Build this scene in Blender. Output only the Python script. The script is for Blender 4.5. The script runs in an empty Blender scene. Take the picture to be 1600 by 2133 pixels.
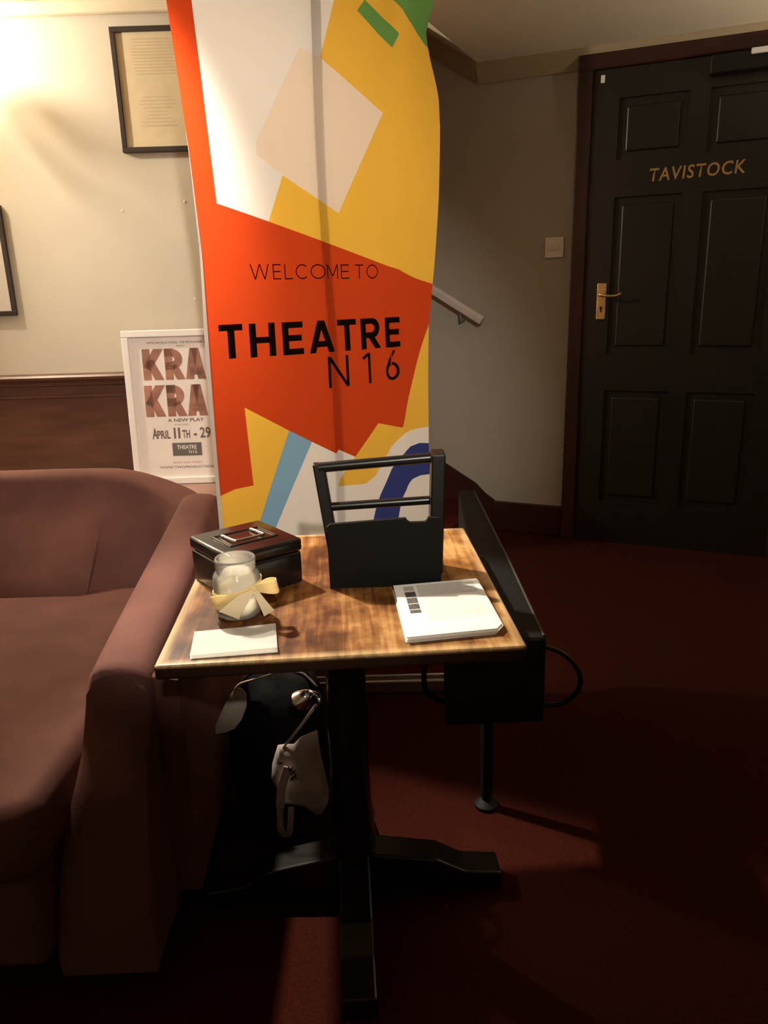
import bpy, bmesh, math, random
from mathutils import Vector, Matrix
random.seed(7)
PI = math.pi
SC = bpy.context.scene
COL = SC.collection

# ------------------------------------------------------------------ camera
PITCH, ROLL, CAM_H = math.radians(16.5), math.radians(1.7), 1.34
fw = Vector((0, math.cos(PITCH), -math.sin(PITCH)))
up0 = Vector((0, math.sin(PITCH), math.cos(PITCH)))
rt0 = Vector((1, 0, 0))
rt = math.cos(ROLL) * rt0 - math.sin(ROLL) * up0
up = math.cos(ROLL) * up0 + math.sin(ROLL) * rt0
cd = bpy.data.cameras.new('camera')
cam = bpy.data.objects.new('camera', cd); COL.objects.link(cam)
cam.matrix_world = Matrix(((rt.x, up.x, -fw.x, 0), (rt.y, up.y, -fw.y, 0), (rt.z, up.z, -fw.z, CAM_H), (0, 0, 0, 1)))
cd.sensor_fit = 'VERTICAL'; cd.sensor_height = 36; cd.lens = 1600 / 2133 * 36
cd.clip_start = 0.02
SC.camera = cam

# ------------------------------------------------------------------ view, world, lights
SC.view_settings.view_transform = 'Standard'
SC.view_settings.look = 'None'
SC.view_settings.gamma = 1
SC.view_settings.use_curve_mapping = False
SC.view_settings.exposure = 0.0
w = bpy.data.worlds.new('world'); SC.world = w; w.use_nodes = True
w.node_tree.nodes['Background'].inputs[0].default_value = (0.012, 0.009, 0.006, 1)
w.node_tree.nodes['Background'].inputs[1].default_value = 1.0
SCONCE_POWER = 3400.0      # emission strength of the sconce bulb
SCONCE_POS = (-2.15, 3.34, 2.33)
UPLIGHT_POWER = 50.0      # watts of the dim uplighter added on the right wall to lift the ceiling
UPLIGHT_POS = (2.45, 2.55, 1.62)
LAMP_COLOR = (1.0, 0.88, 0.72)
FRONT_POWER = 400.0       # watts of the added fill spotlight behind the viewer, aimed at the banner
FRONT_POS = (0.35, -1.3, 2.40)
FRONT_AIM = (-0.32, 2.3, 1.15)
SPOT_POWER = 360.0        # watts of the ceiling spot that picks out the table
SPOT_POS = (-1.03, 2.43, 2.40)
SPOT_AIM = (-0.06, 1.42, 0.75)

# ------------------------------------------------------------------ materials
def nt(name):
    m = bpy.data.materials.new(name); m.use_nodes = True
    return m, m.node_tree, m.node_tree.nodes['Principled BSDF']

def mat(name, col, rough=0.5, metal=0.0, noise=0.0, nscale=40.0, bump=0.0, bscale=200.0, spec=0.5, sheen=0.0, stretch=None):
    m, t, b = nt(name)
    b.inputs['Base Color'].default_value = (*col, 1)
    b.inputs['Roughness'].default_value = rough
    b.inputs['Metallic'].default_value = metal
    b.inputs['Specular IOR Level'].default_value = spec
    if sheen:
        b.inputs['Sheen Weight'].default_value = sheen
        b.inputs['Sheen Roughness'].default_value = 0.5
        b.inputs['Sheen Tint'].default_value = (min(1, col[0]*2.2), min(1, col[1]*2.2), min(1, col[2]*2.2), 1)
    tc = t.nodes.new('ShaderNodeTexCoord')
    src = tc.outputs['Object']
    if stretch:
        mp = t.nodes.new('ShaderNodeMapping'); mp.inputs['Scale'].default_value = stretch
        t.links.new(src, mp.inputs[0]); src = mp.outputs[0]
    if noise:
        n = t.nodes.new('ShaderNodeTexNoise'); n.inputs['Scale'].default_value = nscale; n.inputs['Detail'].default_value = 5
        t.links.new(src, n.inputs['Vector'])
        r = t.nodes.new('ShaderNodeValToRGB')
        r.color_ramp.elements[0].position = 0.3; r.color_ramp.elements[1].position = 0.7
        r.color_ramp.elements[0].color = (*[c * (1 - noise) for c in col], 1)
        r.color_ramp.elements[1].color = (*[min(1, c * (1 + noise)) for c in col], 1)
        t.links.new(n.outputs['Fac'], r.inputs[0]); t.links.new(r.outputs[0], b.inputs['Base Color'])
    if bump:
        n = t.nodes.new('ShaderNodeTexNoise'); n.inputs['Scale'].default_value = bscale; n.inputs['Detail'].default_value = 4
        t.links.new(src, n.inputs['Vector'])
        bp = t.nodes.new('ShaderNodeBump'); bp.inputs['Strength'].default_value = bump; bp.inputs['Distance'].default_value = 0.004
        t.links.new(n.outputs['Fac'], bp.inputs['Height']); t.links.new(bp.outputs[0], b.inputs['Normal'])
    return m

def cloth(name, col, trans=0.5, tcol=None):
    m = bpy.data.materials.new(name); m.use_nodes = True
    t = m.node_tree; t.nodes.remove(t.nodes['Principled BSDF'])
    d = t.nodes.new('ShaderNodeBsdfDiffuse'); d.inputs[0].default_value = (*col, 1)
    tr = t.nodes.new('ShaderNodeBsdfTranslucent'); tr.inputs[0].default_value = (*(tcol or col), 1)
    mx = t.nodes.new('ShaderNodeMixShader'); mx.inputs[0].default_value = trans
    t.links.new(d.outputs[0], mx.inputs[1]); t.links.new(tr.outputs[0], mx.inputs[2])
    t.links.new(mx.outputs[0], t.nodes['Material Output'].inputs[0])
    return m

def emit(name, col, s):
    m = bpy.data.materials.new(name); m.use_nodes = True
    t = m.node_tree; t.nodes.remove(t.nodes['Principled BSDF'])
    e = t.nodes.new('ShaderNodeEmission'); e.inputs[0].default_value = (*col, 1); e.inputs[1].default_value = s
    t.links.new(e.outputs[0], t.nodes['Material Output'].inputs[0])
    return m

def worn_wood():
    m, t, b = nt('worn_table_wood')
    b.inputs['Specular IOR Level'].default_value = 0.28
    N, L = t.nodes.new, t.links.new
    tc = N('ShaderNodeTexCoord')
    # boards running front to back, each with its own tone
    sep = N('ShaderNodeSeparateXYZ'); L(tc.outputs['Object'], sep.inputs[0])
    mul = N('ShaderNodeMath'); mul.operation = 'MULTIPLY'; mul.inputs[1].default_value = 9.0; L(sep.outputs[0], mul.inputs[0])
    fl = N('ShaderNodeMath'); fl.operation = 'FLOOR'; L(mul.outputs[0], fl.inputs[0])
    wn = N('ShaderNodeTexWhiteNoise'); wn.noise_dimensions = '1D'; L(fl.outputs[0], wn.inputs['W'])
    mp = N('ShaderNodeMapping'); mp.inputs['Scale'].default_value = (46, 3.2, 46); L(tc.outputs['Object'], mp.inputs[0])
    g = N('ShaderNodeTexNoise'); g.inputs['Scale'].default_value = 1.6; g.inputs['Detail'].default_value = 9; g.inputs['Distortion'].default_value = 0.5
    L(mp.outputs[0], g.inputs['Vector'])
    worn = N('ShaderNodeTexNoise'); worn.inputs['Scale'].default_value = 8.5; worn.inputs['Detail'].default_value = 6; worn.inputs['Roughness'].default_value = 0.62
    L(tc.outputs['Object'], worn.inputs['Vector'])
    a1 = N('ShaderNodeMath'); a1.operation = 'MULTIPLY'; a1.inputs[1].default_value = 0.45; L(g.outputs['Fac'], a1.inputs[0])
    a2 = N('ShaderNodeMath'); a2.operation = 'MULTIPLY_ADD'; a2.inputs[1].default_value = 0.85; L(worn.outputs['Fac'], a2.inputs[0]); L(a1.outputs[0], a2.inputs[2])
    a3 = N('ShaderNodeMath'); a3.operation = 'MULTIPLY_ADD'; a3.inputs[1].default_value = 0.16; L(wn.outputs['Value'], a3.inputs[0]); L(a2.outputs[0], a3.inputs[2])
    r = N('ShaderNodeValToRGB'); el = r.color_ramp.elements
    el[0].position = 0.50; el[0].color = (0.032, 0.010, 0.003, 1)
    el[1].position = 0.95; el[1].color = (0.52, 0.29, 0.105, 1)
    e = el.new(0.64); e.color = (0.10, 0.034, 0.008, 1)
    e = el.new(0.78); e.color = (0.25, 0.105, 0.028, 1)
    L(a3.outputs[0], r.inputs[0])
    # edges rubbed pale: distance to the outline of the top
    def edge(out, half):
        ab = N('ShaderNodeMath'); ab.operation = 'ABSOLUTE'; L(out, ab.inputs[0])
        sb = N('ShaderNodeMapRange'); sb.inputs['From Min'].default_value = half - 0.022; sb.inputs['From Max'].default_value = half - 0.004
        L(ab.outputs[0], sb.inputs[0]); return sb.outputs[0]
    mx_ = N('ShaderNodeMath'); mx_.operation = 'MAXIMUM'
    L(edge(sep.outputs[0], 0.306), mx_.inputs[0]); L(edge(sep.outputs[1], 0.3265), mx_.inputs[1])
    em = N('ShaderNodeMath'); em.operation = 'MULTIPLY'; L(mx_.outputs[0], em.inputs[0]); L(g.outputs['Fac'], em.inputs[1])
    top = N('ShaderNodeMapRange'); top.inputs['From Min'].default_value = 0.752; top.inputs['From Max'].default_value = 0.757
    L(sep.outputs[2], top.inputs[0])
    em2 = N('ShaderNodeMath'); em2.operation = 'MULTIPLY'; L(em.outputs[0], em2.inputs[0]); L(top.outputs[0], em2.inputs[1])
    mc = N('ShaderNodeMixRGB'); mc.inputs[2].default_value = (0.85, 0.60, 0.30, 1); L(em2.outputs[0], mc.inputs[0]); L(r.outputs[0], mc.inputs[1])
    # the sides of the top are a darker brown
    ms = N('ShaderNodeMixRGB'); ms.inputs[1].default_value = (0.035, 0.016, 0.008, 1); L(top.outputs[0], ms.inputs[0]); L(mc.outputs[0], ms.inputs[2])
    L(ms.outputs[0], b.inputs['Base Color'])
    rr = N('ShaderNodeMapRange'); rr.inputs['To Min'].default_value = 0.28; rr.inputs['To Max'].default_value = 0.55; L(worn.outputs['Fac'], rr.inputs[0])
    L(rr.outputs[0], b.inputs['Roughness'])
    bp = N('ShaderNodeBump'); bp.inputs['Strength'].default_value = 0.25; bp.inputs['Distance'].default_value = 0.001
    L(g.outputs['Fac'], bp.inputs['Height']); L(bp.outputs[0], b.inputs['Normal'])
    return m

def glass():
    m = bpy.data.materials.new('jar_glass'); m.use_nodes = True
    t = m.node_tree; t.nodes.remove(t.nodes['Principled BSDF']); N, L = t.nodes.new, t.links.new
    tr = N('ShaderNodeBsdfTransparent'); tr.inputs[0].default_value = (1.0, 0.99, 0.95, 1)
    df = N('ShaderNodeBsdfTranslucent'); df.inputs[0].default_value = (0.85, 0.82, 0.72, 1)
    d2 = N('ShaderNodeBsdfDiffuse'); d2.inputs[0].default_value = (0.85, 0.82, 0.72, 1)
    gl = N('ShaderNodeBsdfGlossy'); gl.inputs[1].default_value = 0.06
    fr = N('ShaderNodeLayerWeight'); fr.inputs[0].default_value = 0.2
    m0 = N('ShaderNodeMixShader'); L(df.outputs[0], m0.inputs[1]); L(d2.outputs[0], m0.inputs[2])
    m1 = N('ShaderNodeMixShader'); m1.inputs[0].default_value = 0.36; L(tr.outputs[0], m1.inputs[1]); L(m0.outputs[0], m1.inputs[2])
    m2 = N('ShaderNodeMixShader'); L(fr.outputs['Fresnel'], m2.inputs[0]); L(m1.outputs[0], m2.inputs[1]); L(gl.outputs[0], m2.inputs[2])
    L(m2.outputs[0], t.nodes['Material Output'].inputs[0])
    return m

M = dict(
    cream=mat('cream_wall_paint', (0.60, 0.55, 0.445), 0.55, noise=0.03, nscale=3, bump=0.05, bscale=60),
    grey_wall=mat('taupe_wall_paint', (0.37, 0.335, 0.275), 0.6, noise=0.04, nscale=3, bump=0.05, bscale=60),
    ceiling=mat('ceiling_paint', (0.80, 0.69, 0.50), 0.8, noise=0.03, nscale=4),
    cornice=mat('cornice_paint', (0.36, 0.28, 0.17), 0.7),
    carpet=mat('red_carpet', (0.038, 0.0055, 0.0025), 0.95, noise=0.35, nscale=160, bump=0.6, bscale=500, spec=0.1),
    stair_carpet=mat('stair_carpet', (0.055, 0.008, 0.006), 0.95, noise=0.3, nscale=160, spec=0.1),
    dado=mat('dado_wood', (0.10, 0.042, 0.026), 0.42, noise=0.25, nscale=5, stretch=(1, 6, 6)),
    architrave=mat('architrave_wood', (0.035, 0.008, 0.005), 0.4, noise=0.2, nscale=8),
    door=mat('door_wood', (0.010, 0.0075, 0.004), 0.42, noise=0.25, nscale=6, stretch=(8, 8, 1)),
    gold=mat('gold_lettering', (0.62, 0.38, 0.14), 0.35, metal=0.6),
    brass=mat('brass', (0.85, 0.58, 0.24), 0.32, metal=0.85, noise=0.2, nscale=60),
    black_hole=mat('keyhole_black', (0.004, 0.004, 0.004), 0.8),
    white_plastic=mat('white_plastic', (0.72, 0.66, 0.62), 0.35),
    rail=mat('rail_paint', (0.55, 0.48, 0.44), 0.4, noise=0.05, nscale=20),
    velvet=mat('brown_velvet', (0.130, 0.056, 0.045), 0.85, noise=0.16, nscale=7, bump=0.15, bscale=300, spec=0.15, sheen=0.35),
    pink=mat('pale_pink_velvet', (0.36, 0.235, 0.20), 0.85, noise=0.1, nscale=9, bump=0.15, bscale=300, spec=0.15, sheen=0.25),
    velvet_dark=mat('brown_velvet_piping', (0.08, 0.034, 0.026), 0.85, spec=0.15, sheen=0.2),
    wood_dark=mat('dark_pedestal_wood', (0.006, 0.004, 0.003), 0.25, noise=0.3, nscale=12),
    table=worn_wood(),
    black=mat('black_lacquer', (0.005, 0.0045, 0.004), 0.3, spec=0.4),
    black_matt=mat('black_board', (0.0045, 0.0042, 0.0036), 0.6, bump=0.1, bscale=80, spec=0.1),
    box=mat('black_enamel', (0.008, 0.006, 0.005), 0.2, spec=0.55),
    chrome=mat('chrome_wire', (0.8, 0.78, 0.74), 0.18, metal=1.0),
    glass=glass(),
    wax=mat('pale_wax', (0.80, 0.77, 0.70), 0.6),
    ribbon=cloth('cream_ribbon', (0.92, 0.78, 0.42), 0.35),
    ribbon_sheer=cloth('pale_ribbon', (0.93, 0.84, 0.62), 0.45),
    paper=mat('white_paper', (0.86, 0.84, 0.80), 0.7),
    print_grey=mat('printed_grey', (0.46, 0.43, 0.40), 0.7),
    print_dark=mat('printed_photo', (0.09, 0.08, 0.075), 0.6, noise=0.9, nscale=220),
    frame_dark=mat('dark_picture_frame', (0.035, 0.025, 0.022), 0.4),
    page=mat('aged_page', (0.66, 0.55, 0.36), 0.6, noise=0.06, nscale=18),
    page_line=mat('aged_page_print', (0.56, 0.46, 0.30), 0.6),
    page_white=mat('grey_white_page', (0.60, 0.55, 0.50), 0.6),
    frame_white=mat('white_frame_paint', (0.90, 0.88, 0.84), 0.4),
    poster=mat('poster_paper', (0.88, 0.83, 0.79), 0.6, noise=0.05, nscale=9),
    poster_pink=mat('poster_title_ink', (0.36, 0.17, 0.12), 0.6, noise=0.45, nscale=9),
    poster_ink=mat('poster_ink', (0.17, 0.12, 0.10), 0.6),
    poster_box=mat('poster_logo_box', (0.14, 0.13, 0.11), 0.6),
    poster_red=mat('poster_red_ink', (0.50, 0.22, 0.16), 0.6),
    alu=mat('aluminium', (0.72, 0.72, 0.74), 0.25, metal=0.9),
    pole=mat('pole_grey', (0.30, 0.30, 0.30), 0.4, metal=0.6),
    case=mat('black_case_vinyl', (0.007, 0.007, 0.006), 0.6, bump=0.2, bscale=400, spec=0.25),
    case_edge=mat('case_edge_highlight', (0.05, 0.048, 0.045), 0.4),
    bag=mat('black_nylon', (0.004, 0.0035, 0.004), 0.8, bump=0.3, bscale=60, spec=0.15),
    tote=mat('white_cotton', (0.52, 0.43, 0.39), 0.9, noise=0.08, nscale=25, bump=0.35, bscale=35),
    tote_mark=mat('tote_print', (0.16, 0.10, 0.09), 0.9),
    tissue=mat('pale_tissue', (0.50, 0.44, 0.36), 0.9, bump=0.5, bscale=40),
    cord=mat('pale_cord', (0.42, 0.36, 0.28), 0.6),
    plug=mat('filler', (0.85, 0.80, 0.70), 0.7),
    bulb=emit('sconce_bulb', LAMP_COLOR, SCONCE_POWER),
    b_red=cloth('banner_red', (0.52, 0.055, 0.012), 0.45),
    b_white=cloth('banner_white', (0.80, 0.75, 0.70), 0.45),
    b_peach=cloth('banner_peach', (0.80, 0.66, 0.53), 0.45),
    b_yellow=cloth('banner_yellow', (0.80, 0.47, 0.06), 0.45),
    b_green=cloth('banner_green', (0.13, 0.30, 0.08), 0.45),
    b_blue=cloth('banner_blue', (0.20, 0.38, 0.55), 0.45),
    b_navy=cloth('banner_navy', (0.035, 0.045, 0.19), 0.45),
    b_ink=cloth('banner_ink', (0.010, 0.005, 0.003), 0.3),
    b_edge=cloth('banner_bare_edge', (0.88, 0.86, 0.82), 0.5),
    b_maroon=cloth('banner_maroon', (0.10, 0.018, 0.008), 0.15),  # darker red for the lowest part of the sheet
)

# ------------------------------------------------------------------ object helpers
def link(name, bm, m, parent=None, smooth=False, angle=None, keep=False):
    me = bpy.data.meshes.new(name)
    if not keep: bmesh.ops.recalc_face_normals(bm, faces=bm.faces)
    bm.to_mesh(me); bm.free()
    for x in (m if isinstance(m, (list, tuple)) else [m]): me.materials.append(x)
    if smooth:
        for p in me.polygons: p.use_smooth = True
        if angle is not None: me.set_sharp_from_angle(angle=angle)
    o = bpy.data.objects.new(name, me); COL.objects.link(o)
    if parent: o.parent = parent
    return o

def tag(o, label, cat, group=None):
    o['label'] = label; o['category'] = cat
    if group: o['group'] = group
    return o

def thing(name, label, cat, loc=(0, 0, 0), rz=0.0, group=None):
    o = bpy.data.objects.new(name, None); COL.objects.link(o)
    o.empty_display_size = 0.05
    o.location = loc; o.rotation_euler = (0, 0, rz)
    return tag(o, label, cat, group)

def struct(name, bm, m, parent=None, **k):
    o = link(name, bm, m, parent, **k)
    if not parent: o['kind'] = 'structure'
    return o

def merge(bm, other):
    me = bpy.data.meshes.new('tmp'); other.to_mesh(me); other.free(); bm.from_mesh(me); bpy.data.meshes.remove(me)

def bx(bm, x0, x1, y0, y1, z0, z1, bev=0.0, seg=2, mx=None, mi=0):
    b = bmesh.new()
    bmesh.ops.create_cube(b, size=1)
    for v in b.verts:
        v.co = Vector((x0 + (v.co.x + .5) * (x1 - x0), y0 + (v.co.y + .5) * (y1 - y0), z0 + (v.co.z + .5) * (z1 - z0)))
    if bev: bmesh.ops.bevel(b, geom=b.edges[:], offset=bev, segments=seg, profile=0.5, affect='EDGES')
    if mx: b.transform(mx)
    for f in b.faces: f.material_index = mi
    merge(bm, b); return bm

def box(*a, **k): return bx(bmesh.new(), *a, **k)

def prism(bm, pts, vec, bev=0.0, seg=2, mi=0):
    """closed polygon of 3-D points extruded by vec"""
    b = bmesh.new(); vec = Vector(vec)
    v0 = [b.verts.new(p) for p in pts]; v1 = [b.verts.new(Vector(p) + vec) for p in pts]
    b.faces.new(v0); b.faces.new(v1[::-1]); n = len(pts)
    for i in range(n): b.faces.new((v0[i], v0[(i+1) % n], v1[(i+1) % n], v1[i]))
    bmesh.ops.recalc_face_normals(b, faces=b.faces)
    if bev: bmesh.ops.bevel(b, geom=b.edges[:], offset=bev, segments=seg, profile=0.5, affect='EDGES')
    for f in b.faces: f.material_index = mi
    merge(bm, b); return bm

def tube(bm, pts, r, seg=10, cap=True):
    b = bmesh.new(); pts = [Vector(p) for p in pts]; rings = []
    rr = r if isinstance(r, (list, tuple)) else [r] * len(pts)
    prev = None
    for i, p in enumerate(pts):
        t = (pts[min(i+1, len(pts)-1)] - pts[max(i-1, 0)]).normalized()
        if prev is None:
            a = t.orthogonal().normalized()
        else:
            a = (prev - t * prev.dot(t)).normalized()
        prev = a; c = t.cross(a)
        rings.append([b.verts.new(p + rr[i] * (math.cos(2*PI*k/seg) * a + math.sin(2*PI*k/seg) * c)) for k in range(seg)])
    for i in range(len(rings) - 1):
        for k in range(seg): b.faces.new((rings[i][k], rings[i][(k+1) % seg], rings[i+1][(k+1) % seg], rings[i+1][k]))
    if cap: b.faces.new(rings[0][::-1]); b.faces.new(rings[-1])
    merge(bm, b); return bm

def lathe(bm, prof, c=(0, 0, 0), seg=32, closed=False):
    b = bmesh.new(); rings = []
    for r, z in prof:
        if r < 1e-6: rings.append([b.verts.new((c[0], c[1], c[2] + z))])
        else: rings.append([b.verts.new((c[0] + r*math.cos(2*PI*k/seg), c[1] + r*math.sin(2*PI*k/seg), c[2] + z)) for k in range(seg)])
    pairs = list(zip(rings, rings[1:]))
    if closed: pairs.append((rings[-1], rings[0]))
    for A, B in pairs:
        for k in range(seg):
            k2 = (k+1) % seg
            if len(A) == 1 and len(B) == 1: continue
            if len(A) == 1: b.faces.new((A[0], B[k], B[k2]))
            elif len(B) == 1: b.faces.new((A[k], B[0], A[k2]))
            else: b.faces.new((A[k], B[k], B[k2], A[k2]))
    merge(bm, b); return bm

def smooth_path(pts, n=8):
    """Catmull-Rom through the points"""
    P = [Vector(p) for p in pts]; out = []
    for i in range(len(P) - 1):
        p0, p1, p2, p3 = P[max(i-1, 0)], P[i], P[i+1], P[min(i+2, len(P)-1)]
        for k in range(n):
            t = k / n
            out.append(0.5 * ((2*p1) + (p2-p0)*t + (2*p0-5*p1+4*p2-p3)*t*t + (3*p1-p0-3*p2+p3)*t**3))
    out.append(P[-1]); return out

def strip(bm, centre, width_dir, width, thick=0.0012, mi=0):
    """ribbon following a path; width_dir is one vector or one per point"""
    b = bmesh.new(); n = len(centre); rows = []
    for i, p in enumerate(centre):
        p = Vector(p); wd = Vector(width_dir[i] if isinstance(width_dir, list) else width_dir).normalized()
        ww = width[i] if isinstance(width, list) else width
        t = (Vector(centre[min(i+1, n-1)]) - Vector(centre[max(i-1, 0)])).normalized()
        nn = t.cross(wd).normalized() * thick / 2
        rows.append([b.verts.new(p + wd*ww/2 + nn), b.verts.new(p - wd*ww/2 + nn), b.verts.new(p - wd*ww/2 - nn), b.verts.new(p + wd*ww/2 - nn)])
    for A, B in zip(rows, rows[1:]):
        for k in range(4): b.faces.new((A[k], A[(k+1) % 4], B[(k+1) % 4], B[k]))
    b.faces.new(rows[0][::-1]); b.faces.new(rows[-1])
    for f in b.faces: f.material_index = mi
    merge(bm, b); return bm

# ------------------------------------------------------------------ lettering
def ribbon2d(bm, pts, t):
    """flat stroke of thickness t in the xy plane with mitred joints"""
    P = [Vector((p[0], p[1])) for p in pts]; L, R = [], []
    n = len(P)
    for i in range(n):
        d0 = (P[i] - P[i-1]).normalized() if i else (P[1] - P[0]).normalized()
        d1 = (P[i+1] - P[i]).normalized() if i < n-1 else d0
        n0, n1 = Vector((-d0.y, d0.x)), Vector((-d1.y, d1.x))
        m = (n0 + n1); m = m / max(0.35, m.dot(n0)) if m.length > 1e-6 else n0
        L.append(bm.verts.new((*(P[i] + m*t/2), 0))); R.append(bm.verts.new((*(P[i] - m*t/2), 0)))
    for i in range(n-1): bm.faces.new((L[i], R[i], R[i+1], L[i+1]))

def arc(cx, cy, rx, ry, a0, a1, n=20):
    return [(cx + rx*math.cos(math.radians(a0 + (a1-a0)*k/n)), cy + ry*math.sin(math.radians(a0 + (a1-a0)*k/n))) for k in range(n+1)]

def glyph(ch, w, t, tv=None):
    """cap height 1, width w, stem thickness t (tv for horizontal bars)"""
    h = t / 2; tv = tv or t; hv = tv / 2; S = []; e = 0.35
    def ln(x0, y0, x1, y1): # line overshooting both ends for clipping
        dx, dy = x1-x0, y1-y0
        return [(x0-dx*e, y0-dy*e), (x1+dx*e, y1+dy*e)]
    V = lambda x: S.append(([(x, 0), (x, 1)], t))
    Hb = lambda y, a, b: S.append(([(a, y), (b, y)], tv))
    if ch == 'T': Hb(1-hv, 0, w); V(w/2)
    elif ch == 'H': V(h); V(w-h); Hb(.5, 0, w)
    elif ch == 'E': V(h); Hb(1-hv, 0, w); Hb(.51, 0, w*.93); Hb(hv, 0, w)
    elif ch == 'L': V(h); Hb(hv, 0, w)
    elif ch == 'A': S += [(ln(h*1.05, 0, w/2-h*.15, 1), t), (ln(w-h*1.05, 0, w/2+h*.15, 1), t)]; Hb(.27, w*.2, w*.8)
    elif ch == 'W':
        q = w/4
        S += [(ln(h, 1, q, 0), t), (ln(q, 0, 2*q, 1), t), (ln(2*q, 1, 3*q, 0), t), (ln(3*q, 0, w-h, 1), t)]
    elif ch == 'M': V(h); V(w-h); S += [(ln(h, 1, w/2, .2)[0:1] + [(w/2, .2)], t), ([(w/2, .2)] + ln(w-h, 1, w/2, .2)[0:1], t)]
    elif ch == 'N': V(h); V(w-h); S.append((ln(h, 1, w-h, 0), t))
    elif ch == 'O': S.append((arc(w/2, .5, w/2-h, .5-h, 0, 360, 36), t))
    elif ch == 'C': S.append((arc(w*.53, .5, w*.53-h, .5-h, 48, 312, 30), t))
    elif ch == 'R':
        V(h); r = .265; Hb(1-hv, 0, w-r); Hb(.47-hv*.2, 0, w-r)
        S.append((arc(w-r-h*.3, .735-hv*.6, r-h+h*.3, .265-hv*.6+.0, -90, 90, 14), t)); S.append((ln(w*.52, .45, w-h*1.05, 0)[0:0] + [(w*.48, .46), (w-h*1.05+.1, -.1)], t))
    elif ch == '1': V(w-h); S.append(([(w-h, 1-h*.6), (-.02, .83)], t))
    elif ch == '6':
        S.append((arc(w/2, .31, w/2-h, .31-h, 0, 360, 30), t))
        S.append(([(h, .30), (h+.012, .42), (w*.26, .58), (w*.44, .78), (w*.64, .98), (w*.72, 1.06)], t))
    elif ch == 'K': V(h); S += [([(h, .36), (w-h*.9, 1.0), (w-h*.9+.1, 1.16)], t*1.05), ([(w*.34, .62), (w-h, -.02), (w-h+.06, -.2)], t*1.05)]
    elif ch == 'Y': S += [([(w/2, .0), (w/2, .45)], t), (ln(h, 1.0, w/2, .40)[0:1] + [(w/2, .40)], t), (ln(w-h, 1.0, w/2, .40)[0:1] + [(w/2, .40)], t)]
    b = bmesh.new()
    for pts, tt in S: ribbon2d(b, pts, tt)
    for co, no in (((0, 0, 0), (0, -1, 0)), ((0, 1, 0), (0, 1, 0))):
        bmesh.ops.bisect_plane(b, geom=b.verts[:] + b.edges[:] + b.faces[:], plane_co=co, plane_no=no, clear_outer=True)
    return b

def place_glyph(bm, ch, w_world, h_world, t, x, y, fn, mi, tv=None):
    g = glyph(ch, w_world / h_world, t, tv)
    for v in g.verts: v.co = fn(x + v.co.x * h_world, y + v.co.y * h_world)
    for f in g.faces: f.material_index = mi
    merge(bm, g)

def text_bm(s, size, xs=1.0, weight=0.0, shear=0.0, spacing=1.0):
    c = bpy.data.curves.new('t', 'FONT'); c.body = s; c.size = size; c.offset = weight * size; c.shear = shear; c.space_character = spacing
    c.resolution_u = 3
    o = bpy.data.objects.new('t', c); COL.objects.link(o)
    dg = bpy.context.evaluated_depsgraph_get(); dg.update()
    me = o.evaluated_get(dg).to_mesh(); b = bmesh.new(); b.from_mesh(me)
    o.evaluated_get(dg).to_mesh_clear(); bpy.data.objects.remove(o); bpy.data.curves.remove(c)
    if b.verts:
        x0 = min(v.co.x for v in b.verts)
        for v in b.verts: v.co.x = (v.co.x - x0) * xs
    return b

def put_text(bm, s, size, x, y, fn, mi, width=None, **k):
    b = text_bm(s, size, **k)
    if not b.verts: b.free(); return
    if width:
        wx = max(v.co.x for v in b.verts)
        for v in b.verts: v.co.x *= width / wx
    for v in b.verts: v.co = fn(x + v.co.x, y + v.co.y)
    for f in b.faces: f.material_index = mi
    merge(bm, b)

def quad(bm, x0, x1, y0, y1, fn, mi):
    f = bm.faces.new([bm.verts.new(fn(*p)) for p in ((x0, y0), (x1, y0), (x1, y1), (x0, y1))]); f.material_index = mi

# ================================================================== SETTING
# the far wall with the door, and the staircase foot, run along this oblique line
DA = math.radians(23.8)
D = Vector((math.cos(DA), -math.sin(DA), 0)); NW = Vector((math.sin(DA), math.cos(DA), 0)); P0 = Vector((1.023, 3.945, 0))
def dw(s, z, off=0.0): # point on the door wall; off towards the room
    return P0 + D*s - NW*off + Vector((0, 0, z))
DM = Matrix(((D.x, NW.x, 0, P0.x), (D.y, NW.y, 0, P0.y), (0, 0, 1, 0), (0, 0, 0, 1)))  # local (s, into wall, z)

struct('floor', box(-3.3, 2.9, -2.7, 5.4, -0.06, 0), M['carpet'])
struct('wall_back', box(-3.3, -0.15, 3.7, 3.8, 0, 2.6), M['cream'])
struct('wall_left', box(-3.3, -3.2, -2.6, 3.7, 0, 2.6), M['cream'])
struct('wall_front', box(-3.3, 2.9, -2.7, -2.6, 0, 2.6), M['cream'])
struct('wall_right', box(2.6, 2.7, -2.6, 3.25, 0, 2.6), M['grey_wall'])
struct('wall_far', bx(bmesh.new(), -3.4, 1.75, 0.0, 0.1, 0, 3.6, mx=DM), M['grey_wall'])
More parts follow.
